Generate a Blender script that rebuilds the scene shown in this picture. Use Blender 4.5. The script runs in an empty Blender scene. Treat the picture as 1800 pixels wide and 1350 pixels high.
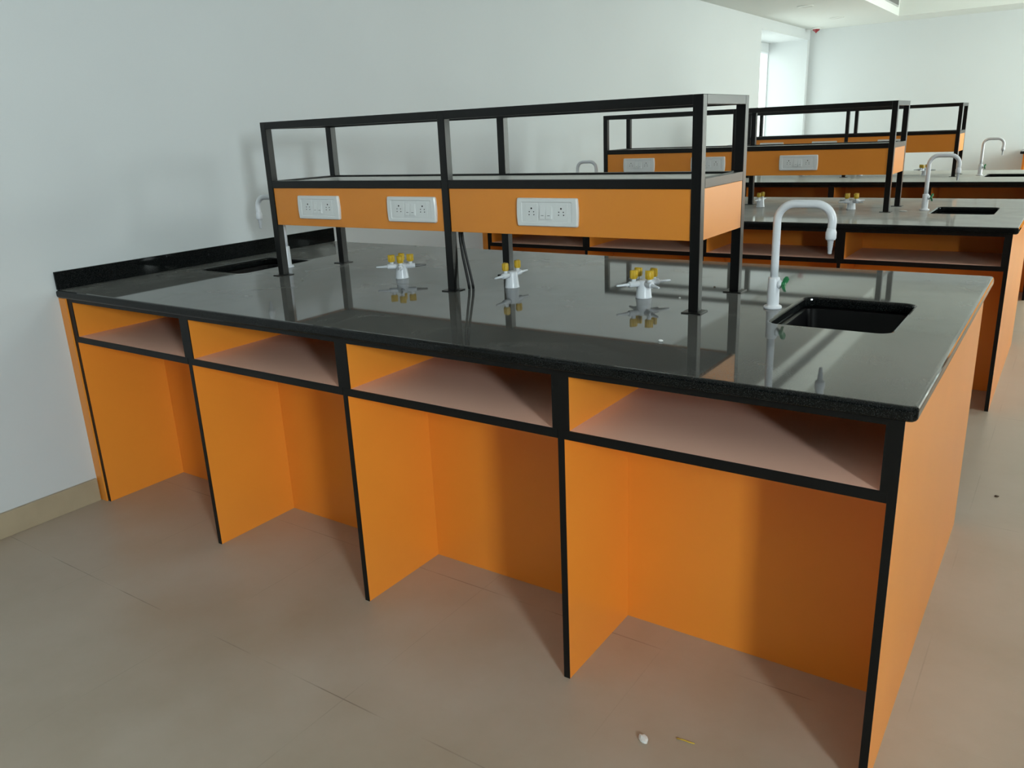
import bpy, bmesh, math, random
from mathutils import Vector, Matrix

random.seed(4)
SC = bpy.context.scene
C = SC.collection
PI = math.pi

# ------------------------------------------------------------------ camera
cam_d = bpy.data.cameras.new('camera')
cam_d.sensor_width = 36.0
cam_d.lens = 1419.5 / 1800 * 36.0
cam_d.clip_start = 0.05
cam = bpy.data.objects.new('camera', cam_d)
C.objects.link(cam)
_R = Vector((0.82605539, 0.56202528, -0.04195319))
_U = Vector((-0.13449544, 0.26887241, 0.95373928))
_F = Vector((-0.54730564, 0.78219896, -0.29769334))
_m = Matrix((_R, _U, -_F)).transposed().to_4x4()
_m.translation = Vector((3.1217, -1.5024, 1.3549))
cam.matrix_world = _m
SC.camera = cam

# ------------------------------------------------------------------ world, daylight, exposure
SC.view_settings.view_transform = 'Standard'
SC.view_settings.look = 'None'
SC.view_settings.gamma = 1
SC.view_settings.exposure = 0.12
SC.view_settings.use_curve_mapping = False
w = bpy.data.worlds.new('overcast sky')
SC.world = w
w.use_nodes = True
w.node_tree.nodes['Background'].inputs['Color'].default_value = (0.93, 1.0, 0.98, 1)
w.node_tree.nodes['Background'].inputs['Strength'].default_value = 2.6

def daylight(name, loc, direction, sx, sz, power, color, spread=180):
    l = bpy.data.lights.new(name, 'AREA')
    l.shape = 'RECTANGLE'; l.size = sx; l.size_y = sz
    l.energy = power; l.color = color; l.spread = math.radians(spread)
    o = bpy.data.objects.new(name, l)
    C.objects.link(o)
    o.location = loc
    o.rotation_euler = Vector(direction).to_track_quat('-Z', 'Z').to_euler()
    return o

XR = 5.6          # right wall
YB = 9.99         # back wall
YF = -4.6         # wall behind the camera
ZC = 2.95         # upper ceiling
ZL = 2.44         # lowered ceiling along the walls
# name, y0, y1, z0, z1, power, colour, downward tilt of the sky light, spread
WIN = [('window_2', -2.95, -2.3, 0.85, 2.85, 500, (0.87, 0.94, 1.0), 0.12, 165),
       ('added_window_3', 1.0, 3.4, 2.05, 2.85, 62, (0.95, 0.98, 1.0), 0.9, 130),  # added high window out of view, brightens the aisle and end panel
       ('window_4', 3.72, 4.12, 0.9, 2.15, 20, (0.90, 0.97, 1.0), 0.1, 170),
       ('window_5', 6.0, 9.3, 0.5, 2.6, 285, (0.95, 1.0, 0.96), 0.2, 170)]
for n, y0, y1, z0, z1, pw, colr, tilt, spr in WIN:
    daylight('daylight', (XR + 0.3, (y0 + y1) / 2, (z0 + z1) / 2 + tilt * .05), (-1, 0, -tilt), y1 - y0, z1 - z0, pw, colr, spr)
NY0, NY1, NZ0, NZ1, ND = 8.055, 9.9, 0.75, 2.32, 0.5
daylight('daylight', (-ND - 0.32, 9.05, 1.55), (1, 0, 0), 1.6, 1.3, 9, (0.95, 1.0, 0.98))

# ------------------------------------------------------------------ materials
def mat(name, color, rough=0.5, spec=0.5, ior=1.5, metal=0.0, noise=0.0, nscale=20.0, bump=0.0, bscale=60.0, rvar=0.0):
    m = bpy.data.materials.new(name)
    m.use_nodes = True
    nt = m.node_tree; N = nt.nodes; L = nt.links
    b = N['Principled BSDF']
    b.inputs['Base Color'].default_value = (*color, 1)
    b.inputs['Roughness'].default_value = rough
    b.inputs['IOR'].default_value = ior
    b.inputs['Metallic'].default_value = metal
    if noise > 0 or bump > 0 or rvar > 0:
        g = N.new('ShaderNodeNewGeometry')
    if noise > 0:
        t = N.new('ShaderNodeTexNoise'); t.inputs['Scale'].default_value = nscale; t.inputs['Detail'].default_value = 5
        L.new(g.outputs['Position'], t.inputs['Vector'])
        r = N.new('ShaderNodeValToRGB')
        r.color_ramp.elements[0].position = 0.3; r.color_ramp.elements[1].position = 0.7
        r.color_ramp.elements[0].color = (*[c * (1 - noise) for c in color], 1)
        r.color_ramp.elements[1].color = (*[min(1, c * (1 + noise)) for c in color], 1)
        L.new(t.outputs['Fac'], r.inputs['Fac']); L.new(r.outputs['Color'], b.inputs['Base Color'])
    if bump > 0:
        t = N.new('ShaderNodeTexNoise'); t.inputs['Scale'].default_value = bscale; t.inputs['Detail'].default_value = 3
        L.new(g.outputs['Position'], t.inputs['Vector'])
        u = N.new('ShaderNodeBump'); u.inputs['Strength'].default_value = bump; u.inputs['Distance'].default_value = 0.002
        L.new(t.outputs['Fac'], u.inputs['Height']); L.new(u.outputs['Normal'], b.inputs['Normal'])
    if rvar > 0:
        t = N.new('ShaderNodeTexNoise'); t.inputs['Scale'].default_value = 3; t.inputs['Detail'].default_value = 6
        L.new(g.outputs['Position'], t.inputs['Vector'])
        mr = N.new('ShaderNodeMapRange'); mr.inputs['From Min'].default_value = 0.35; mr.inputs['From Max'].default_value = 0.7
        mr.inputs['To Min'].default_value = rough; mr.inputs['To Max'].default_value = rough + rvar
        L.new(t.outputs['Fac'], mr.inputs['Value']); L.new(mr.outputs['Result'], b.inputs['Roughness'])
    return m

M = {}
M['orange'] = mat('orange laminate', (0.86, 0.295, 0.034), 0.34, noise=0.03, nscale=3)
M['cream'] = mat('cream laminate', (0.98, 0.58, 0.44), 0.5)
M['white_lam'] = mat('white laminate', (0.72, 0.72, 0.70), 0.35)
M['black'] = mat('black powder coated steel', (0.0015, 0.0015, 0.0015), 0.32, ior=1.42, noise=0.1)
M['edge'] = mat('black edge band', (0.006, 0.006, 0.006), 0.4, ior=1.3)
M['pvc'] = mat('white powder coat', (0.82, 0.85, 0.90), 0.28)
M['plate'] = mat('white socket plastic', (0.80, 0.82, 0.82), 0.3)
M['hole'] = mat('dark opening stand-in', (0.01, 0.01, 0.01), 0.8)  # flat dark colour standing in for shade inside openings; also switch marks
M['yellow'] = mat('yellow plastic', (0.72, 0.46, 0.03), 0.38)
M['green'] = mat('green plastic', (0.02, 0.20, 0.07), 0.35)
M['grey_metal'] = mat('grey metal', (0.25, 0.25, 0.25), 0.35, metal=0.6)
M['sink'] = mat('black sink resin', (0.0025, 0.0025, 0.003), 0.35, ior=1.25)
M['wall'] = mat('white wall paint', (0.60, 0.63, 0.645), 0.7, noise=0.015, nscale=1.2, bump=0.05, bscale=25)
M['ceil'] = mat('white ceiling paint', (0.70, 0.725, 0.70), 0.75, noise=0.01, nscale=1.0)
M['cable'] = mat('black rubber', (0.01, 0.01, 0.01), 0.5)
M['red'] = mat('red plastic', (0.25, 0.02, 0.03), 0.4)
M['alum'] = mat('aluminium', (0.55, 0.56, 0.56), 0.35, metal=0.5)
M['chalk'] = mat('white plaster', (0.8, 0.8, 0.78), 0.8)
M['straw'] = mat('yellow plastic scrap', (0.62, 0.42, 0.05), 0.5)
M['dirt'] = mat('brown dirt', (0.08, 0.05, 0.03), 0.8)
M['skirt'] = mat('beige skirting tile', (0.40, 0.33, 0.225), 0.35, noise=0.06, nscale=9)
M['darkened_wall'] = mat('darkened unseen wall', (0.10, 0.105, 0.105), 0.7)  # unseen wall behind the camera, darkened so front faces reflect less light
M['ground'] = mat('grey ground', (0.4, 0.42, 0.4), 0.9, noise=0.1)

def granite(name, ior, dust):
    m = mat(name, (0.04, 0.042, 0.04), 0.04, ior=ior)
    nt = m.node_tree; N = nt.nodes; L = nt.links; b = N['Principled BSDF']
    g = N.new('ShaderNodeNewGeometry')
    v = N.new('ShaderNodeTexVoronoi'); v.inputs['Scale'].default_value = 420
    L.new(g.outputs['Position'], v.inputs['Vector'])
    r = N.new('ShaderNodeValToRGB')
    r.color_ramp.elements[0].position = 0.0; r.color_ramp.elements[0].color = (0.05, 0.05, 0.05, 1)
    r.color_ramp.elements[1].position = 0.42; r.color_ramp.elements[1].color = (0.004, 0.005, 0.005, 1)
    L.new(v.outputs['Distance'], r.inputs['Fac'])
    L.new(r.outputs['Color'], b.inputs['Base Color'])
    # thin film of dust and smears lying on the upward faces; a thin layer covers more the flatter it is looked at
    sx = N.new('ShaderNodeSeparateXYZ'); L.new(g.outputs['True Normal'], sx.inputs[0])
    up = N.new('ShaderNodeMapRange'); up.inputs['From Min'].default_value = 0.8; up.inputs['From Max'].default_value = 0.98
    L.new(sx.outputs[2], up.inputs['Value'])
    sp = N.new('ShaderNodeMapRange'); sp.inputs['To Min'].default_value = 0.12; sp.inputs['To Max'].default_value = 0.5
    L.new(up.outputs['Result'], sp.inputs['Value']); L.new(sp.outputs['Result'], b.inputs['Specular IOR Level'])
    n = N.new('ShaderNodeTexNoise'); n.inputs['Scale'].default_value = 4.5; n.inputs['Detail'].default_value = 8
    n.inputs['Distortion'].default_value = 1.2
    L.new(g.outputs['Position'], n.inputs['Vector'])
    mr = N.new('ShaderNodeMapRange'); mr.inputs['From Min'].default_value = 0.42; mr.inputs['From Max'].default_value = 0.75
    mr.inputs['To Min'].default_value = 0.9 * dust; mr.inputs['To Max'].default_value = 1.35 * dust
    L.new(n.outputs['Fac'], mr.inputs['Value'])
    dt = N.new('ShaderNodeVectorMath'); dt.operation = 'DOT_PRODUCT'
    L.new(g.outputs['Incoming'], dt.inputs[0]); L.new(g.outputs['True Normal'], dt.inputs[1])
    ab = N.new('ShaderNodeMath'); ab.operation = 'ABSOLUTE'; L.new(dt.outputs['Value'], ab.inputs[0])
    mxx = N.new('ShaderNodeMath'); mxx.operation = 'MAXIMUM'; mxx.inputs[1].default_value = 0.03; L.new(ab.outputs[0], mxx.inputs[0])
    dv = N.new('ShaderNodeMath'); dv.operation = 'DIVIDE'; L.new(mr.outputs['Result'], dv.inputs[0]); L.new(mxx.outputs[0], dv.inputs[1])
    ng = N.new('ShaderNodeMath'); ng.operation = 'MULTIPLY'; ng.inputs[1].default_value = -1.0; L.new(dv.outputs[0], ng.inputs[0])
    ex = N.new('ShaderNodeMath'); ex.operation = 'EXPONENT'; L.new(ng.outputs[0], ex.inputs[0])
    om = N.new('ShaderNodeMath'); om.operation = 'SUBTRACT'; om.inputs[0].default_value = 1.0; L.new(ex.outputs[0], om.inputs[1])
    mm = N.new('ShaderNodeMath'); mm.operation = 'MULTIPLY'
    L.new(om.outputs[0], mm.inputs[0]); L.new(up.outputs['Result'], mm.inputs[1])
    df = N.new('ShaderNodeBsdfDiffuse'); df.inputs['Color'].default_value = (0.5, 0.5, 0.47, 1)
    mx = N.new('ShaderNodeMixShader')
    L.new(mm.outputs[0], mx.inputs[0]); L.new(b.outputs[0], mx.inputs[1]); L.new(df.outputs[0], mx.inputs[2])
    L.new(mx.outputs[0], N['Material Output'].inputs['Surface'])
    return m
M['granite'] = granite('black granite', 1.66, 0.034)
M['granite_brightened'] = granite('brightened black granite', 1.6, 0.12)  # same stone, denser pale film carries the brightness of the far tops
M['granite_splash'] = granite('black granite upstand', 1.38, 0.006)

def floor_mat():
    m = mat('beige vitrified tile', (0.46, 0.37, 0.26), 0.4)
    nt = m.node_tree; N = nt.nodes; L = nt.links; b = N['Principled BSDF']
    g = N.new('ShaderNodeNewGeometry')
    n = N.new('ShaderNodeTexNoise'); n.inputs['Scale'].default_value = 1.7; n.inputs['Detail'].default_value = 9; n.inputs['Roughness'].default_value = 0.6
    L.new(g.outputs['Position'], n.inputs['Vector'])
    r = N.new('ShaderNodeValToRGB')
    r.color_ramp.elements[0].position = 0.3; r.color_ramp.elements[0].color = (0.38, 0.305, 0.225, 1)
    r.color_ramp.elements[1].position = 0.7; r.color_ramp.elements[1].color = (0.48, 0.41, 0.335, 1)
    L.new(n.outputs['Fac'], r.inputs['Fac'])
    mr = N.new('ShaderNodeMapRange'); mr.inputs['From Min'].default_value = 0.3; mr.inputs['From Max'].default_value = 0.7
    mr.inputs['To Min'].default_value = 0.3; mr.inputs['To Max'].default_value = 0.5
    L.new(n.outputs['Fac'], mr.inputs['Value']); L.new(mr.outputs['Result'], b.inputs['Roughness'])
    # joints every 0.6 m, filled with dirt unevenly
    sep = N.new('ShaderNodeSeparateXYZ'); L.new(g.outputs['Position'], sep.inputs[0])
    def joint(out, off):
        a = N.new('ShaderNodeMath'); a.operation = 'ADD'; a.inputs[1].default_value = 60.0 - off
        L.new(out, a.inputs[0])
        c = N.new('ShaderNodeMath'); c.operation = 'PINGPONG'; c.inputs[1].default_value = 0.3
        L.new(a.outputs[0], c.inputs[0])
        d = N.new('ShaderNodeMath'); d.operation = 'LESS_THAN'; d.inputs[1].default_value = 0.0016
        L.new(c.outputs[0], d.inputs[0]); return d
    jx = joint(sep.outputs[0], 2.955); jy = joint(sep.outputs[1], -0.355)
    mxj = N.new('ShaderNodeMath'); mxj.operation = 'MAXIMUM'
    wj = N.new('ShaderNodeMath'); wj.operation = 'MULTIPLY'; wj.inputs[1].default_value = 0.3; L.new(jx.outputs[0], wj.inputs[0])
    L.new(wj.outputs[0], mxj.inputs[0]); L.new(jy.outputs[0], mxj.inputs[1])
    n2 = N.new('ShaderNodeTexNoise'); n2.inputs['Scale'].default_value = 3.1; n2.inputs['Detail'].default_value = 4
    L.new(g.outputs['Position'], n2.inputs['Vector'])
    m2 = N.new('ShaderNodeMapRange'); m2.inputs['From Min'].default_value = 0.46; m2.inputs['From Max'].default_value = 0.62
    m2.inputs['To Min'].default_value = 0.02; m2.inputs['To Max'].default_value = 0.6
    L.new(n2.outputs['Fac'], m2.inputs['Value'])
    mu = N.new('ShaderNodeMath'); mu.operation = 'MULTIPLY'
    L.new(mxj.outputs[0], mu.inputs[0]); L.new(m2.outputs['Result'], mu.inputs[1])
    mx = N.new('ShaderNodeMixRGB'); mx.inputs['Color2'].default_value = (0.14, 0.11, 0.08, 1)
    L.new(mu.outputs[0], mx.inputs['Fac']); L.new(r.outputs['Color'], mx.inputs['Color1'])
    L.new(mx.outputs['Color'], b.inputs['Base Color'])
    return m
M['floor'] = floor_mat()

def glass():
    m = bpy.data.materials.new('window glass'); m.use_nodes = True
    nt = m.node_tree; N = nt.nodes; L = nt.links
    for n in list(N): N.remove(n)
    o = N.new('ShaderNodeOutputMaterial'); t = N.new('ShaderNodeBsdfTransparent'); g = N.new('ShaderNodeBsdfGlossy')
    t.inputs['Color'].default_value = (0.95, 0.98, 0.96, 1); g.inputs['Roughness'].default_value = 0.02
    lw = N.new('ShaderNodeLayerWeight'); lw.inputs['Blend'].default_value = 0.5
    f = N.new('ShaderNodeMath'); f.operation = 'POWER'; f.inputs[1].default_value = 5.0
    L.new(lw.outputs['Facing'], f.inputs[0])
    mx = N.new('ShaderNodeMixShader')
    L.new(f.outputs[0], mx.inputs[0]); L.new(t.outputs[0], mx.inputs[1]); L.new(g.outputs[0], mx.inputs[2]); L.new(mx.outputs[0], o.inputs[0])
    return m
M['glass'] = glass()

# ------------------------------------------------------------------ helpers
def box(bm, x0, x1, y0, y1, z0, z1, bev=0.0, mi=0):
    r = bmesh.ops.create_cube(bm, size=1.0)
    vs = r['verts']
    for v in vs:
        v.co = Vector(((x0 + x1) / 2 + v.co.x * (x1 - x0), (y0 + y1) / 2 + v.co.y * (y1 - y0), (z0 + z1) / 2 + v.co.z * (z1 - z0)))
    fs = set(f for v in vs for f in v.link_faces)
    for f in fs: f.material_index = mi
    if bev > 0:
        es = list(set(e for v in vs for e in v.link_edges))
        bmesh.ops.bevel(bm, geom=es, offset=bev, segments=2, affect='EDGES', profile=0.5)

def lathe(bm, prof, mtx=None, seg=28, mi=0, cap=True):
    """prof = [(radius, z)...] turned about z, then moved by mtx"""
    mtx = mtx or Matrix.Identity(4)
    rings = []
    for r, z in prof:
        rings.append([bm.verts.new(mtx @ Vector((r * math.cos(2 * PI * k / seg), r * math.sin(2 * PI * k / seg), z))) for k in range(seg)])
    for a, b in zip(rings, rings[1:]):
        for k in range(seg):
            f = bm.faces.new((a[k], a[(k + 1) % seg], b[(k + 1) % seg], b[k])); f.smooth = True; f.material_index = mi
    if cap:
        f = bm.faces.new(list(reversed(rings[0]))); f.material_index = mi
        f = bm.faces.new(rings[-1]); f.material_index = mi

def tube(bm, pts, rad, seg=16, cap=True):
    pts = [Vector(p) for p in pts]
    rads = rad if isinstance(rad, (list, tuple)) else [rad] * len(pts)
    T = []
    for i in range(len(pts)):
        a = pts[max(0, i - 1)]; b = pts[min(len(pts) - 1, i + 1)]
        T.append((b - a).normalized())
    n = T[0].orthogonal().normalized()
    rings = []
    for i, p in enumerate(pts):
        n = (n - T[i] * n.dot(T[i])).normalized(); bi = T[i].cross(n)
        rings.append([bm.verts.new(p + (n * math.cos(2 * PI * k / seg) + bi * math.sin(2 * PI * k / seg)) * rads[i]) for k in range(seg)])
    for a, b in zip(rings, rings[1:]):
        for k in range(seg):
            f = bm.faces.new((a[k], a[(k + 1) % seg], b[(k + 1) % seg], b[k])); f.smooth = True
    if cap:
        bm.faces.new(list(reversed(rings[0]))); bm.faces.new(rings[-1])

def obj(name, bm, mats, parent=None, loc=None, label=None, smooth=False):
    bmesh.ops.recalc_face_normals(bm, faces=bm.faces)
    me = bpy.data.meshes.new(name)
    bm.to_mesh(me); bm.free()
    for m in (mats if isinstance(mats, (list, tuple)) else [mats]): me.materials.append(m)
    o = bpy.data.objects.new(name, me)
    C.objects.link(o)
    if parent: o.parent = parent
    if loc: o.location = loc
    if label: o['label'] = label
    return o

def boxes(name, lst, m, parent=None, bev=0.0, loc=None, label=None):
    bm = bmesh.new()
    for b in lst: box(bm, *b, bev=bev)
    return obj(name, bm, m, parent, loc, label)

def tag(o, label, cat, group=None):
    o['label'] = label; o['category'] = cat
    if group: o['group'] = group
    return o

def thing(name, loc, label=None, cat=None, group=None, rz=0.0):
    o = bpy.data.objects.new(name, None); o.empty_display_size = 0.05
    C.objects.link(o); o.location = loc; o.rotation_euler = (0, 0, rz)
    if label: tag(o, label, cat, group)
    return o

def struct(o):
    o['kind'] = 'structure'; return o

def dup(root, loc, label, group=None, rz=None):
    kids = {}
    for c in bpy.data.objects:
        if c.parent: kids.setdefault(c.parent.name, []).append(c)
    def rec(o, par):
        n = o.copy(); C.objects.link(n)
        if par is not None: n.parent = par
        for c in kids.get(o.name, []): rec(c, n)
        return n
    r = rec(root, None)
    r.location = loc
    if rz is not None: r.rotation_euler = (0, 0, rz)
    r['label'] = label
    if group: r['group'] = group
    return r

def rrect(x0, x1, y0, y1, r, n=6):
    pts = []
    for cx, cy, a0 in ((x1 - r, y1 - r, 0), (x0 + r, y1 - r, 90), (x0 + r, y0 + r, 180), (x1 - r, y0 + r, 270)):
        for k in range(n + 1):
            a = math.radians(a0 + 90 * k / n)
            pts.append((cx + r * math.cos(a), cy + r * math.sin(a)))
    return pts

# ------------------------------------------------------------------ room shell
T = 0.2
struct(boxes('floor', [(-0.75, XR + T, YF - T, YB + T, -0.15, 0.0)], M['floor']))
# left wall with deep window niche near the back corner
struct(boxes('wall_left', [
    (-ND - 0.02, 0, YF - T, NY0, 0, ZC + .1), (-ND - 0.02, 0, NY1, YB, 0, ZC + .1),
    (-ND - 0.02, 0, NY0, NY1, 0, NZ0), (-ND - 0.02, 0, NY0, NY1, NZ1, ZC + .1),
    (-ND - 0.02, -ND, NY0, NY0 + .16, NZ0, NZ1), 
    (-ND - 0.02, -ND, NY0 + .16, NY1, NZ1 - .11, NZ1), (-ND - 0.02, -ND, NY0 + .16, NY1, NZ0, NZ0 + .1)], M['wall']))
struct(boxes('wall_back', [(-ND - 0.02, XR + T, YB, YB + T, 0, ZC + .1)], M['wall']))
struct(boxes('wall_front', [(-ND - .02, XR + T, YF - T, YF, 0, ZC + .1)], M['darkened_wall']))
seg = []; y = YF
for n, y0, y1, z0, z1, *_ in WIN:
    seg += [(XR, XR + T, y, y0, 0, ZC + .1), (XR, XR + T, y0, y1, 0, z0), (XR, XR + T, y0, y1, z1, ZC + .1)]
    y = y1
seg.append((XR, XR + T, y, YB, 0, ZC + .1))
struct(boxes('wall_right', seg, M['wall']))
# ceiling: raised middle with a lowered band along the left and back walls
XL, YL = 1.145, 9.39
struct(boxes('ceiling', [(-.01, XL, YF, YB, ZL, ZC), (XL, XR, YL, YB, ZL, ZC), (-.75, XR + T, YF - T, YB + T, ZC, ZC + .12)], M['ceil']))

def window(name, x0, x1, y0, y1, z0, z1, ncol, f=0.045, m='alum'):
    """window in a wall of constant x: frame with mullions and panes"""
    fr = []
    fr += [(x0, x1, y0, y1, z0, z0 + f), (x0, x1, y0, y1, z1 - f, z1), (x0, x1, y0, y0 + f, z0 + f, z1 - f), (x0, x1, y1 - f, y1, z0 + f, z1 - f)]
    step = (y1 - y0) / ncol
    for k in range(1, ncol): fr.append((x0, x1, y0 + step * k - f / 2, y0 + step * k + f / 2, z0 + f, z1 - f))
    o = struct(boxes(name, fr, M[m]))
    xm = (x0 + x1) / 2
    for k in range(ncol):
        a = y0 + step * k + (f if k == 0 else f / 2); b = y0 + step * (k + 1) - (f if k == ncol - 1 else f / 2)
        boxes('pane', [(xm - .002, xm + .002, a, b, z0 + f, z1 - f)], M['glass'], o)
    return o
window('window_1', -ND - .016, -ND - .004, NY0 + .16, NY1, NZ0 + .1, NZ1 - .11, 2, 0.02, 'pvc')
for (n, y0, y1, z0, z1, *_), nc in zip(WIN, (1, 3, 2, 4)):
    window(n, XR + .06, XR + .12, y0, y1, z0, z1, nc, 0.04)

SKH = 0.0945
struct(boxes('baseboard_left', [(0, 0.014, YF, -0.001, 0, SKH), (0, .014, 1.43, 2.69, 0, SKH), (0, .014, 4.13, 5.47, 0, SKH), (0, .014, 6.92, YB, 0, SKH)], M['skirt'], bev=0.0015))
struct(boxes('baseboard_back', [(0.014, 2.44, YB - .014, YB, 0, SKH)], M['skirt'], bev=.0015))
struct(boxes('baseboard_right', [(XR - .014, XR, YF, YB - .65, 0, SKH)], M['skirt'], bev=.0015))
struct(boxes('baseboard_front', [(.014, XR - .014, YF, YF + .014, 0, SKH)], M['skirt'], bev=.0015))

# ------------------------------------------------------------------ bench base
H = 0.86; TW = 0.03; ZU = H - TW
L_, D_ = 2.941, 1.423
PX = [0.0634, 0.7748, 1.4954, 2.2051, 2.9208]     # right faces of the upright panels
PT = 0.017
Y0, KD, CD = 0.010, 0.344, 0.42
ZS0, ZS1, ZR = 0.664, 0.686, 0.818

def mir(b):   # mirror a box to the far side of the bench
    x0, x1, y0, y1, z0, z1 = b
    return (x0, x1, D_ - y1, D_ - y0, z0, z1)

def make_base():
    t = thing('laboratory_bench', (0, 0, 0))
    for p in PX:
        o = boxes('side_panel', [(p - PT, p, Y0 + .002, D_ - Y0 - .002, 0, ZU)], M['orange'], t)
        boxes('edge_strip', [(p - PT, p, Y0, Y0 + .002, 0, ZU)], M['edge'], o)
        boxes('edge_strip', [(p - PT, p, D_ - Y0 - .002, D_ - Y0, 0, ZU)], M['edge'], o)
    for i in range(4):
        a, b = PX[i], PX[i + 1] - PT
        for s in (0, 1):
            q = (lambda v: v) if s == 0 else mir
            boxes('back_panel', [q((a, b, KD, KD + .012, 0, ZS0))], M['orange'], t, label='orange back of the knee space')
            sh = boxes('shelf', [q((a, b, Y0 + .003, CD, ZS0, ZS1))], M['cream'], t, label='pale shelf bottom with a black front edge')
            boxes('edge_strip', [q((a, b, Y0 - .001, Y0 + .003, ZS0, ZS1))], M['edge'], sh)
            for u0, u1 in ((a, a + .014), (b - .014, b)):
                o = boxes('shelf_side', [q((u0, u1, Y0 + .003, CD, ZS1, ZU))], M['orange'], t)
                boxes('edge_strip', [q((u0, u1, Y0, Y0 + .003, ZS1, ZU))], M['edge'], o)
            boxes('shelf_back', [q((a, b, CD, CD + .01, ZS0, ZU))], M['orange'], t)
            boxes('top_rail', [q((a + .014, b - .014, Y0, Y0 + .018, ZR, ZU))], M['edge'], t)
    boxes('filler_strip', [(0.001, PX[0] - PT, .004, .016, 0, ZU)], M['orange'], t, label='narrow orange strip closing the gap to the wall')
    return t

# ------------------------------------------------------------------ worktop with two sink cut-outs
SINKS = [(0.132, 0.402, 0.535, 0.897), (2.508, 2.795, 0.535, 0.897)]
def make_worktop():
    t = thing('granite_worktop', (0, 0, ZU))
    cu = bpy.data.curves.new('outline', 'CURVE'); cu.dimensions = '2D'; cu.fill_mode = 'BOTH'
    BV = 0.009
    cu.extrude = TW / 2 - BV; cu.bevel_depth = BV; cu.bevel_resolution = 3; cu.offset = -BV
    def poly(pts):
        s = cu.splines.new('POLY'); s.points.add(len(pts) - 1); s.use_cyclic_u = True
        for p, q in zip(s.points, pts): p.co = (q[0], q[1], 0, 1)
    r = 0.016
    poly([(0.0, 0.0)] + [p for p in rrect(0.0, L_, 0.0, D_, r) if p[0] > 1.0][7:] + [p for p in rrect(0.0, L_, 0.0, D_, r) if p[0] > 1.0][:7] + [(0.0, D_)])
    for x0, x1, y0, y1 in SINKS: poly(rrect(x0, x1, y0, y1, 0.028, 8))
    o = bpy.data.objects.new('tmp', cu); C.objects.link(o)
    dg = bpy.context.evaluated_depsgraph_get(); dg.update()
    me = bpy.data.meshes.new_from_object(o.evaluated_get(dg))
    bpy.data.objects.remove(o)
    for p in me.polygons: p.use_smooth = False
    me.materials.clear(); me.materials.append(M['granite'])
    s = bpy.data.objects.new('slab', me); C.objects.link(s); s.parent = t; s.location = (0, 0, TW / 2)
    s.data.name = 'slab'
    boxes('backsplash', [(0.0005, 0.012, 0.003, D_ - .003, TW + .0003, TW + .068)], M['granite_splash'], t, bev=0.002)
    return t

def make_sink():
    """undermount basin; origin at the middle of the cut-out, top of the rim at z=0"""
    t = thing('sink', (0, 0, 0))
    bm = bmesh.new()
    hx, hy = 0.1435, 0.181
    loops = []
    for (ex, ey, z, r) in ((.02, .02, 0, .03), (-.007, -.007, 0, .026), (-.009, -.009, -.003, .026), (-.014, -.014, -.15, .03), (-.03, -.03, -.168, .03), (-.10, -.13, -.175, .01)):
        loops.append([bm.verts.new((x, y_, z)) for x, y_ in rrect(-hx - ex, hx + ex, -hy - ey, hy + ey, r, 6)])
    for a, b in zip(loops, loops[1:]):
        n = len(a)
        for k in range(n):
            f = bm.faces.new((a[k], a[(k + 1) % n], b[(k + 1) % n], b[k])); f.smooth = True
    bm.faces.new(loops[-1])
    # outer skin
    lo = []
    for (ex, ey, z, r) in ((.02, .02, 0, .03), (.02, .02, -.006, .03), (-.004, -.004, -.008, .03), (-.008, -.008, -.16, .03), (-.03, -.03, -.182, .03)):
        lo.append([bm.verts.new((x, y_, z)) for x, y_ in rrect(-hx - ex, hx + ex, -hy - ey, hy + ey, r, 6)])
    for a, b in zip(lo, lo[1:]):
        n = len(a)
        for k in range(n): bm.faces.new((a[k], b[k], b[(k + 1) % n], a[(k + 1) % n]))
    bm.faces.new(list(reversed(lo[-1])))
    obj('basin', bm, M['sink'], t)
    bm = bmesh.new()
    lathe(bm, [(0.0, -.172), (.024, -.172), (.026, -.1735), (.026, -.1748)], seg=24, cap=False)
    obj('drain', bm, M['hole'], t)
    return t

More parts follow.
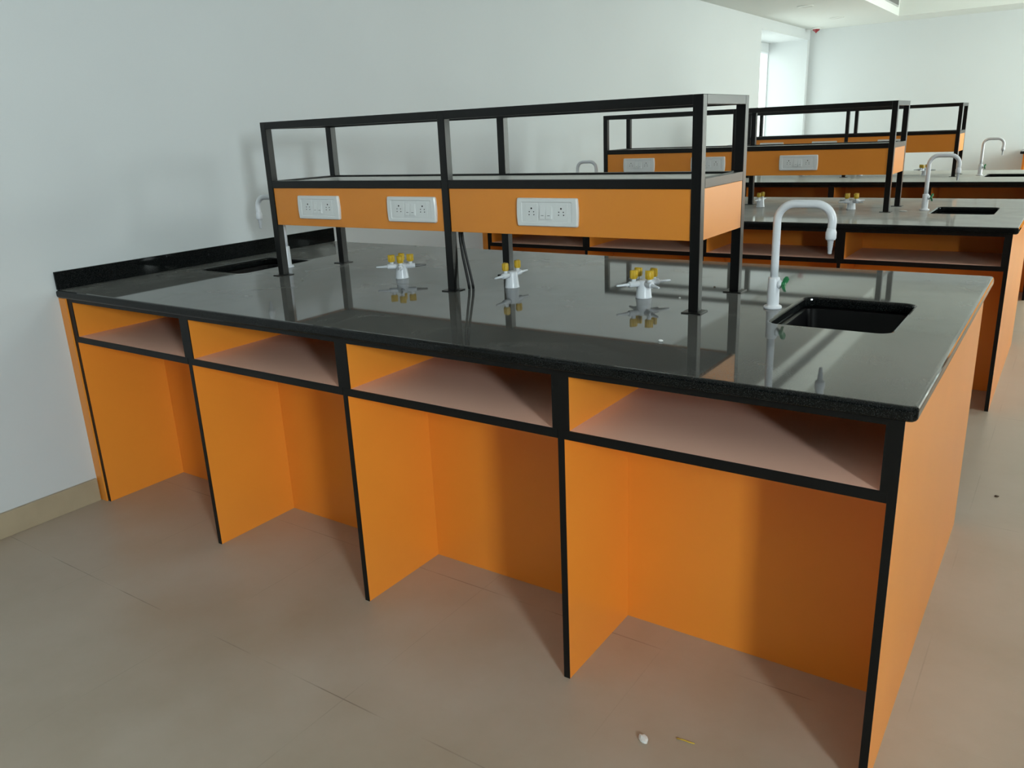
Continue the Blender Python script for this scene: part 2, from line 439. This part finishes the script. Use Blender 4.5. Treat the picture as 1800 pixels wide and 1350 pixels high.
# ------------------------------------------------------------------ swan neck tap
def make_faucet():
    t = thing('swan_neck_tap', (0, 0, 0))
    bm = bmesh.new()
    lathe(bm, [(.0245, 0), (.0245, .004), (.023, .0065), (.0165, .0075), (.0162, .012), (.0155, .082), (.0145, .085), (.011, .086)])
    obj('tap_body', bm, M['pvc'], t)
    bm = bmesh.new()
    R = 0.045; X = 0.142; ZT = 0.283; pts = [(0, 0, .08), (0, 0, .12), (0, 0, ZT - R)]
    for k in range(1, 10):
        a = PI / 2 * k / 9; pts.append((R - R * math.cos(a), 0, ZT - R + R * math.sin(a)))
    for k in range(0, 10):
        a = PI / 2 * k / 9; pts.append((X - R + R * math.sin(a), 0, ZT - R + R * math.cos(a)))
    pts += [(X - .001, 0, ZT - R - .02), (X - .002, 0, ZT - R - .025)]
    tube(bm, pts, 0.0105, 20)
    obj('spout', bm, M['pvc'], t)
    bm = bmesh.new()
    m = Matrix.Translation((X - .0015, 0, 0))
    lathe(bm, [(.0105, .222), (.0118, .216), (.0135, .212), (.0135, .196), (.0115, .192), (.008, .191),
               (.0075, .184), (.0068, .1835), (.0072, .178), (.0062, .1775), (.0066, .172), (.0056, .1715), (.006, .166), (.005, .1655), (.0052, .157), (.0035, .155)], m, 20)
    obj('nozzle', bm, M['pvc'], t)
    # side valve with butterfly handle
    bm = bmesh.new()
    m = Matrix.Translation((.012, 0, .067)) @ Matrix.Rotation(PI / 2, 4, 'Y')
    lathe(bm, [(.0125, 0), (.0125, .005), (.009, .010), (.005, .011), (.005, .016)], m, 20)
    vb = obj('valve_stem', bm, M['pvc'], t)
    bm = bmesh.new()
    for s in (-1, 1):
        vs = []
        for dx in (.022, .030):
            for (yy, zz) in ((0, -.005), (0, .005), (s * .012, .013), (s * .02, .010), (s * .02, -.006), (s * .012, -.009)):
                x = dx + abs(yy) * .35
                c = math.cos(.9); sn = math.sin(.9)
                vs.append(bm.verts.new((x, yy * c - zz * sn, .067 + yy * sn + zz * c)))
        bm.faces.new(vs[:6]); bm.faces.new(list(reversed(vs[6:])))
        for k in range(6): bm.faces.new((vs[k], vs[(k + 1) % 6], vs[6 + (k + 1) % 6], vs[6 + k]))
    bmesh.ops.recalc_face_normals(bm, faces=bm.faces)
    lathe(bm, [(.007, .018), (.008, .024), (.007, .032)], Matrix.Translation((0, 0, .067)) @ Matrix.Rotation(PI / 2, 4, 'Y'), 16)
    bmesh.ops.bevel(bm, geom=[e for e in bm.edges if e.calc_length() > .008 and not any(f.smooth for f in e.link_faces)], offset=.0012, segments=2, affect='EDGES')
    obj('handle', bm, M['green'], t, label='green butterfly handle')
    return t

# ------------------------------------------------------------------ gas valve
def make_gas_valve(arms, spins, dark=None):
    t = thing('gas_valve', (0, 0, 0))
    bm = bmesh.new()
    lathe(bm, [(.0245, 0), (.0245, .002), (.0235, .006), (.0205, .036), (.0190, .05), (.0165, .054), (.006, .056)], seg=36)
    obj('turret', bm, M['pvc'], t)
    for i, a in enumerate(arms):
        rm = Matrix.Rotation(math.radians(a), 4, 'Z') @ Matrix.Translation((0, 0, .044))
        m = rm @ Matrix.Rotation(PI / 2, 4, 'Y')
        bm = bmesh.new()
        lathe(bm, [(.0092, .006), (.0092, .048), (.0085, .050), (.005, .0505)], m, 20)
        # short neck that carries the knob
        lathe(bm, [(.0065, .004), (.0065, .018), (.005, .019)], rm @ Matrix.Translation((.034, 0, 0)), 16)
        arm = obj('arm', bm, M['pvc'], t)
        bm = bmesh.new()
        pr = [(.0048, .050)]
        z = .052
        for k in range(6):
            r0 = .0055 - .00045 * k
            pr += [(r0 * .86, z), (r0, z + .0042), (r0 * .82, z + .005)]
            z += .0062
        pr += [(.0024, z + .002)]
        lathe(bm, pr, m, 16)
        dk = (dark is not None and i == dark)
        obj('nozzle', bm, M['grey_metal'] if dk else M['pvc'], t, label='grey ribbed hose nozzle' if dk else None)
        bm = bmesh.new()
        km = rm @ Matrix.Translation((.034, 0, 0)) @ Matrix.Rotation(math.radians(spins[i]), 4, 'Z')
        lathe(bm, [(.009, .0165), (.0100, .018), (.0104, .022), (.0104, .038), (.0092, .0415), (.0, .0425)], km, 24, cap=False)
        box2 = bmesh.new(); box(box2, -.0125, .0125, -.0045, .0045, .018, .0425, bev=.002)
        me = bpy.data.meshes.new('t'); box2.to_mesh(me); box2.free()
        nv = len(bm.verts); bm.from_mesh(me); bpy.data.meshes.remove(me)
        bm.verts.ensure_lookup_table()
        for v in bm.verts[nv:]: v.co = km @ v.co
        for k in range(12):   # grip ribs
            aa = 2 * PI * k / 12
            lathe(bm, [(.0012, .020), (.0012, .039)], km @ Matrix.Translation((.0102 * math.cos(aa), .0102 * math.sin(aa), 0)), 6)
        obj('knob', bm, M['yellow'], t, label='yellow turning knob')
    return t

# ------------------------------------------------------------------ reagent rack
RX = [0.592, 1.434, 2.278]; PW = 0.028
YA, YR = 0.563, 0.885
ZT0, ZT1, ZM0, ZM1, ZB = 1.402 - H, 1.427 - H, 1.191 - H, 1.217 - H, 1.055 - H
def make_rack():
    t = thing('reagent_rack', (0, 0, H))
    for x in RX:
        for y in (YA, YR):
            o = boxes('post', [(x, x + PW, y, y + PW, .002, ZT1)], M['black'], t, bev=.0015)
            boxes('base_plate', [(x - .014, x + PW + .014, y - .016, y + PW + .012, 0, .003)], M['black'], o, bev=.0006)
    ye = YR + PW
    for y in (YA, YR):
        for a, b in ((RX[0] + PW, RX[1]), (RX[1] + PW, RX[2])):
            boxes('top_rail', [(a, b, y, y + PW, ZT0, ZT1)], M['black'], t, bev=.0012)
            boxes('shelf_rail', [(a, b, y, y + PW, ZM0, ZM1)], M['black'], t, bev=.0012)
    for x in (RX[0], RX[2]):
        boxes('top_rail', [(x, x + PW, YA + PW, YR, ZT0, ZT1)], M['black'], t, bev=.0012)
    for x in (RX[0], RX[2]):
        boxes('shelf_rail', [(x, x + PW, YA + PW, YR, ZM0, ZM1)], M['black'], t, bev=.0012)
    for a, b in ((RX[0] + PW, RX[1]), (RX[1] + PW, RX[2])):
        boxes('shelf', [(a, b + (PW if b == RX[1] else 0), YA + PW, YR, ZM0, ZM1 - .006)], M['white_lam'], t, label='white shelf board')
        boxes('fascia', [(a, b, YA + .004, YA + .016, ZB, ZM0)], M['orange'], t, bev=.0008)
        boxes('fascia', [(a, b, YR + PW - .016, YR + PW - .004, ZB, ZM0)], M['orange'], t, bev=.0008)
    boxes('end_panel', [(RX[2] + PW - .014, RX[2] + PW - .001, YA + PW, YR, ZB, ZM0)], M['orange'], t, bev=.0008)
    boxes('end_panel', [(RX[0] + .001, RX[0] + .014, YA + PW, YR, ZB, ZM0)], M['orange'], t, bev=.0008)
    boxes('bottom_panel', [(RX[0] + .014, RX[2] + PW - .014, YA + .016 + .014, YR + .010, ZB + .004, ZB + .014)], M['white_lam'], t)
    return t

# ------------------------------------------------------------------ power socket plate (faces -y)
def make_socket():
    t = thing('power_socket_panel', (0, 0, 0))
    W_, Hh = 0.211, 0.083
    bm = bmesh.new()
    def ring(w_, h_, y, bulge, r):
        pts = rrect(-w_ / 2, w_ / 2, -h_ / 2, h_ / 2, r, 4)
        out = []
        n = 10
        # subdivide the short sides so they can bulge
        dense = []
        for i in range(len(pts)):
            p, q = pts[i], pts[(i + 1) % len(pts)]
            dense.append(p)
            if abs(p[0] - q[0]) < 1e-6 and abs(p[1] - q[1]) > .02:
                for k in range(1, n): dense.append((p[0], p[1] + (q[1] - p[1]) * k / n))
        for x, z in dense:
            f = 1 - (2 * z / h_) ** 2
            out.append(bm.verts.new((x + math.copysign(bulge * f, x), y, z)))
        return out
    rings = [ring(W_ - .004, Hh, 0, .003, .004), ring(W_ - .004, Hh, -.007, .003, .004), ring(W_ - .010, Hh - .005, -.0105, .0025, .004),
             ring(W_ - .036, Hh - .022, -.0105, 0, .003), ring(W_ - .040, Hh - .026, -.0090, 0, .003)]
    for a, b in zip(rings, rings[1:]):
        n = len(a)
        for k in range(n): bm.faces.new((a[k], a[(k + 1) % n], b[(k + 1) % n], b[k]))
    bm.faces.new(rings[-1]); bm.faces.new(list(reversed(rings[0])))
    obj('plate', bm, M['plate'], t)
    for cx in (-.0515, .0515):
        o = boxes('socket', [(cx - .021, cx + .021, -.0098, -.0088, -.026, .026)], M['plate'], t, bev=.0004)
        bm = bmesh.new()
        for px, pz, r in ((0, .0115, .0027), (-.0078, .0015, .0018), (.0078, .0015, .0018), (-.0085, -.0070, .0018), (.0085, -.0070, .0018)):
            lathe(bm, [(r, 0), (r, .0004)], Matrix.Translation((cx + px, -.0097, pz)) @ Matrix.Rotation(PI / 2, 4, 'X'), 12)
        obj('pin_hole', bm, M['hole'], o)['kind'] = 'stuff'
    for cx in (-.0115, .0105):
        bm = bmesh.new()
        vs = [bm.verts.new(p) for p in ((cx - .0100, -.0088, -.019), (cx + .0100, -.0088, -.019), (cx + .0100, -.0088, .019), (cx - .0100, -.0088, .019),
                                        (cx - .0095, -.0150, -.0185), (cx + .0095, -.0150, -.0185), (cx + .0095, -.0098, .0185), (cx - .0095, -.0098, .0185))]
        for f in ((3, 2, 1, 0), (4, 5, 6, 7), (0, 1, 5, 4), (1, 2, 6, 5), (2, 3, 7, 6), (3, 0, 4, 7)): bm.faces.new([vs[i] for i in f])
        o = obj('rocker_switch', bm, M['plate'], t)
        boxes('mark', [(cx - .0045, cx + .0045, -.0138, -.0132, -.0095, -.0083)], M['hole'], o)
    return t

# ------------------------------------------------------------------ place the three benches
base0 = make_base(); tag(base0, 'orange and black bench base in the foreground, four open knee spaces in full view', 'lab bench')
top0 = make_worktop(); tag(top0, 'glossy black granite worktop of the nearest bench, reflecting the rack on it', 'worktop')
rack0 = make_rack(); tag(rack0, 'largest black steel rack with orange box, standing on the nearest worktop', 'rack')
OFF2 = Vector((-0.0117, 2.6992, 0)); OFF3 = Vector((-0.0236, 5.4887, 0))
tag(base0, base0['label'], 'lab bench', 'orange laboratory benches in rows')
top0['group'] = 'granite worktops on the benches'; rack0['group'] = 'reagent racks on the worktops'
dup(base0, OFF2, 'orange and black bench base directly behind the nearest bench, cubby holes showing above its worktop')
dup(base0, OFF3, 'orange bench base of the farthest row, only a dark strip of cubby holes showing')
t2 = dup(top0, OFF2 + Vector((0, 0, ZU)), 'grey reflecting granite worktop of the second row, with one sink at its right')
t3 = dup(top0, OFF3 + Vector((0, 0, ZU)), 'granite worktop of the farthest row, a thin pale grey strip under the last rack')
for c in bpy.data.objects:          # two far worktops: film made denser to put extra brightness into them
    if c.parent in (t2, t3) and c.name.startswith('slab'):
        c.data = c.data.copy(); c.data.materials[0] = M['granite_brightened']
dup(rack0, OFF2 + Vector((0, 0, H)), 'middle black steel rack with orange box, on the second row worktop')
dup(rack0, OFF3 + Vector((0, 0, H)), 'smallest and farthest black steel rack with orange box, on the last worktop')

# sinks and taps
sk = make_sink(); sk.location = (2.6515, 0.716, ZU - .0005)
tag(sk, 'black sink basin at the right end of the nearest worktop', 'sink', 'black sinks set into the worktops')
g = 'black sinks set into the worktops'
sL = dup(sk, (0.267, 0.716, ZU - .0005), 'black sink basin near the wall at the left end of the nearest worktop')
sL.scale = (0.945, 1, 1)
dup(sk, Vector(sk.location) + OFF2, 'black sink basin at the right end of the second row worktop')
dup(sk, Vector(sk.location) + OFF3, 'black sink basin at the right end of the farthest worktop, cut by the picture edge')
fa = make_faucet(); fa.location = (2.465, 0.71, H)
tag(fa, 'large white swan neck tap with green handle beside the nearest right sink', 'tap', 'white swan neck taps at the sinks')
dup(fa, (0.463, 0.721, H), 'white swan neck tap at the nearest wall sink, partly behind a rack post', rz=PI)
dup(fa, Vector((2.461, .70, H)) + OFF2, 'white swan neck tap beside the right sink of the second row worktop')
dup(fa, Vector((0.463, .70, H)) + OFF2, 'white swan neck tap arch left of the middle rack, seen above the nearest rack shelf', rz=PI)
dup(fa, Vector((2.465, .72, H)) + OFF3, 'farthest white swan neck tap, standing free against the back wall at far right')
dup(fa, Vector((0.463, .72, H)) + OFF3, 'farthest left tap, only its arch top peeking over the middle rack', rz=PI)

# gas valves
def place_valve(fn, loc, label, rz=0.0):
    v = fn; v.location = loc; v.rotation_euler = (0, 0, rz); return tag(v, label, 'gas valve', 'white gas valves with yellow knobs')
v3 = place_valve(make_gas_valve((54, 144, -126, -36), (100, 30, 10, 60)), (2.077, .706, H), 'white four-way gas valve with yellow knobs, nearest to the right rack post')
v1 = place_valve(make_gas_valve((38, 128, -142, -52), (0, 40, 10, 60), dark=0), (1.112, .697, H), 'white four-way gas valve with a grey nozzle, leftmost on the nearest worktop')
v2 = place_valve(make_gas_valve((88, -92), (20, 50)), (1.602, .696, H), 'white two-way gas valve with two yellow knobs, in the middle of the nearest worktop')
dup(v3, Vector((2.089, .69, H)) + OFF2, 'white four-way gas valve on the second row worktop, behind the swan neck tap')
dup(v2, Vector((1.56, .74, H)) + OFF2, 'white two-way gas valve on the second row worktop, beside the nearest rack end')
dup(v3, Vector((2.05, .78, H)) + OFF3, 'farthest gas valve with yellow knobs, seen under the last rack box', rz=.35)
dup(v2, Vector((1.53, .80, H)) + OFF3, 'right one of two gas valve feet seen below the middle rack box')
dup(v3, Vector((1.02, .86, H)) + OFF3, 'left one of two gas valve feet seen below the middle rack box')

# sockets
so = make_socket()
ZSK = 1.1235
gs = 'white power socket plates on the rack boxes'
YS = YA + .004
so.location = (0.859, YS, ZSK); tag(so, 'white power socket plate at the left end of the nearest rack', 'power socket', gs)
dup(so, (1.3015, YS, ZSK), 'white power socket plate just left of the middle post of the nearest rack')
dup(so, (1.8305, YS, ZSK), 'largest white power socket plate, on the right half of the nearest rack')
dup(so, Vector((.8405, YS, ZSK)) + OFF2, 'white power socket plate at the left end of the middle rack')
dup(so, Vector((1.290, YS, ZSK)) + OFF2, 'white power socket plate of the middle rack, half hidden by the nearest rack posts')
dup(so, Vector((1.818, YS, ZSK)) + OFF2, 'white power socket plate on the right half of the middle rack')
dup(so, Vector((.815, YS, ZSK)) + OFF3, 'white power socket plate on the farthest rack, leftmost of its three')
dup(so, Vector((1.270, YS, ZSK)) + OFF3, 'white power socket plate on the farthest rack, middle of its three')
dup(so, Vector((1.805, YS, ZSK)) + OFF3, 'white power socket plate on the farthest rack, rightmost of its three, behind a post')

# power cable behind the middle post
bm = bmesh.new()
tube(bm, [(1.466, .603, ZB + H + .002), (1.467, .603, 1.02), (1.473, .604, .97), (1.481, .606, .92), (1.488, .607, .88), (1.490, .607, .861)], .0045, 12)
tube(bm, [(1.4675, .613, ZB + H + .002), (1.470, .613, 1.02), (1.479, .614, .97), (1.489, .616, .92), (1.497, .617, .88), (1.499, .617, .861)], .0045, 12)
tag(obj('power_cable', bm, M['cable']), 'black cable running down beside the middle post of the nearest rack', 'cable')

# ------------------------------------------------------------------ counter along the back wall, far right
ct = thing('wall_counter', (2.56, 9.35, 0), 'orange counter with grey top against the back wall, at the right picture edge', 'counter')
CX = 2.9
boxes('side_panel', [(0, .018, .03, .61, 0, .885)], M['orange'], ct)
boxes('side_panel', [(CX - .018, CX, .03, .61, 0, .885)], M['orange'], ct)
boxes('worktop', [(-.03, CX + .03, 0, .63, .885, .915)], M['granite'], ct, bev=.006)
boxes('back_panel', [(.018, CX - .018, .6, .61, 0, .885)], M['orange'], ct)
for k in range(5):
    a = .02 + (CX - .04) / 5 * k; b = .02 + (CX - .04) / 5 * (k + 1) - .004
    o = boxes('door', [(a, b, .012, .03, .08, .88)], M['orange'], ct, bev=.001)
    boxes('handle', [(b - .06, b - .05, -.008, .012, .6, .72)], M['alum'], o, bev=.001)
boxes('plinth', [(.018, CX - .018, .06, .08, 0, .08)], M['edge'], ct)

# ------------------------------------------------------------------ ceiling fittings
av = thing('air_vent', (XL, 7.14, 2.59), 'long air conditioning grille in the side of the lowered ceiling, above the far benches', 'air vent')
hl = 2.14
boxes('frame', [(0, .012, -hl, hl, .052, .066), (0, .012, -hl, hl, -.066, -.052), (0, .012, -hl, -hl + .014, -.052, .052), (0, .012, hl - .014, hl, -.052, .052)], M['alum'], av)
bl = []
yy = -hl + .03
while yy < hl - .02:
    bl.append((.001, .010, yy, yy + .004, -.052, .052)); yy += .02
for zz in (-.026, 0, .026): bl.append((.001, .007, -hl + .014, hl - .014, zz - .0015, zz + .0015))
boxes('blade', bl, M['alum'], av)['kind'] = 'stuff'
boxes('vent_shade_sheet', [(.0003, .001, -hl + .014, hl - .014, -.052, .052)], M['hole'], av, label='dark opening stand-in behind the blades')  # thin flat sheet, its dark colour stands in for shade behind the blades

def downlight(x, y, label):
    bm = bmesh.new()
    lathe(bm, [(.082, 0), (.082, -.004), (.076, -.007), (.062, -.007), (.060, -.001)], Matrix.Translation((0, 0, 0)), 32, cap=False)
    t = thing('ceiling_light', (x, y, ZL - .0003), label, 'ceiling light', 'round downlights in the lowered ceiling')
    obj('trim_ring', bm, M['ceil'], t)
    bm = bmesh.new(); lathe(bm, [(.0605, -.0008), (.0605, -.0035), (.0, -.0040)], None, 32, cap=False)
    obj('diffuser', bm, M['white_lam'], t)
downlight(.585, 8.86, 'unlit round downlight in the lowered ceiling, the farther one, near the corner')
downlight(.60, 7.54, 'unlit round downlight in the lowered ceiling, the nearer one at the top of the picture')
t = thing('fire_detector', (.135, 9.75, ZL), 'small red pointed fire detector on the ceiling in the far corner', 'detector')
bm = bmesh.new(); lathe(bm, [(.055, 0), (.055, -.012), (.048, -.018)], None, 28); obj('base', bm, M['ceil'], t)
bm = bmesh.new(); lathe(bm, [(.044, -.018), (.042, -.03), (.012, -.052), (.004, -.062), (.0, -.064)], None, 28, cap=False); obj('dome', bm, M['red'], t)

# ------------------------------------------------------------------ litter
def chip(name, loc, sx, sy, sz, m, label, cat, seed, rz=0.0):
    random.seed(seed)
    bm = bmesh.new()
    bmesh.ops.create_icosphere(bm, subdivisions=2, radius=1)
    for v in bm.verts:
        k = 1 + random.uniform(-.18, .18)
        v.co = Vector((v.co.x * sx * k, v.co.y * sy * k, max(v.co.z, -.6) * sz * k + sz * .62))
    lo = min(v.co.z for v in bm.verts)
    for v in bm.verts: v.co.z -= lo
    o = obj(name, bm, m); o.location = loc; o.rotation_euler = (0, 0, rz)
    return tag(o, label, cat)
chip('plaster_chip', (2.462, -.093, 0), .009, .015, .007, M['chalk'], 'white chip of plaster lying on the floor at the bottom of the picture', 'debris', 3, .9)
bm = bmesh.new()
tube(bm, [(2.525, -.048, .002), (2.540, -.047, .0035), (2.555, -.045, .002), (2.566, -.043, .0018)], .0016, 8)
tag(obj('plastic_strip', bm, M['straw']), 'thin yellow strip of plastic on the floor right of the white chip', 'debris')
chip('plaster_chip', (2.341, .243, H), .0065, .0045, .003, M['chalk'], 'white crumb on the nearest worktop, in front of the right rack post', 'debris', 5)
chip('plaster_chip', (2.18, .737, H), .003, .003, .002, M['chalk'], 'tiny white crumb on the nearest worktop between gas valve and rack post', 'debris', 6)
chip('dirt_crumb', (2.213, .935, H), .004, .003, .002, M['dirt'], 'tiny dark crumb on the nearest worktop, behind the rack near its right end', 'debris', 7)
chip('plaster_chip', Vector((2.37, .62, H)) + OFF2, .02, .008, .003, M['chalk'], 'white crumb on the second row worktop, left of the tap', 'debris', 8)
chip('dirt_crumb', (3.024, 1.713, 0), .008, .006, .003, M['dirt'], 'dark crumb on the aisle floor beside the end of the nearest bench', 'debris', 9)
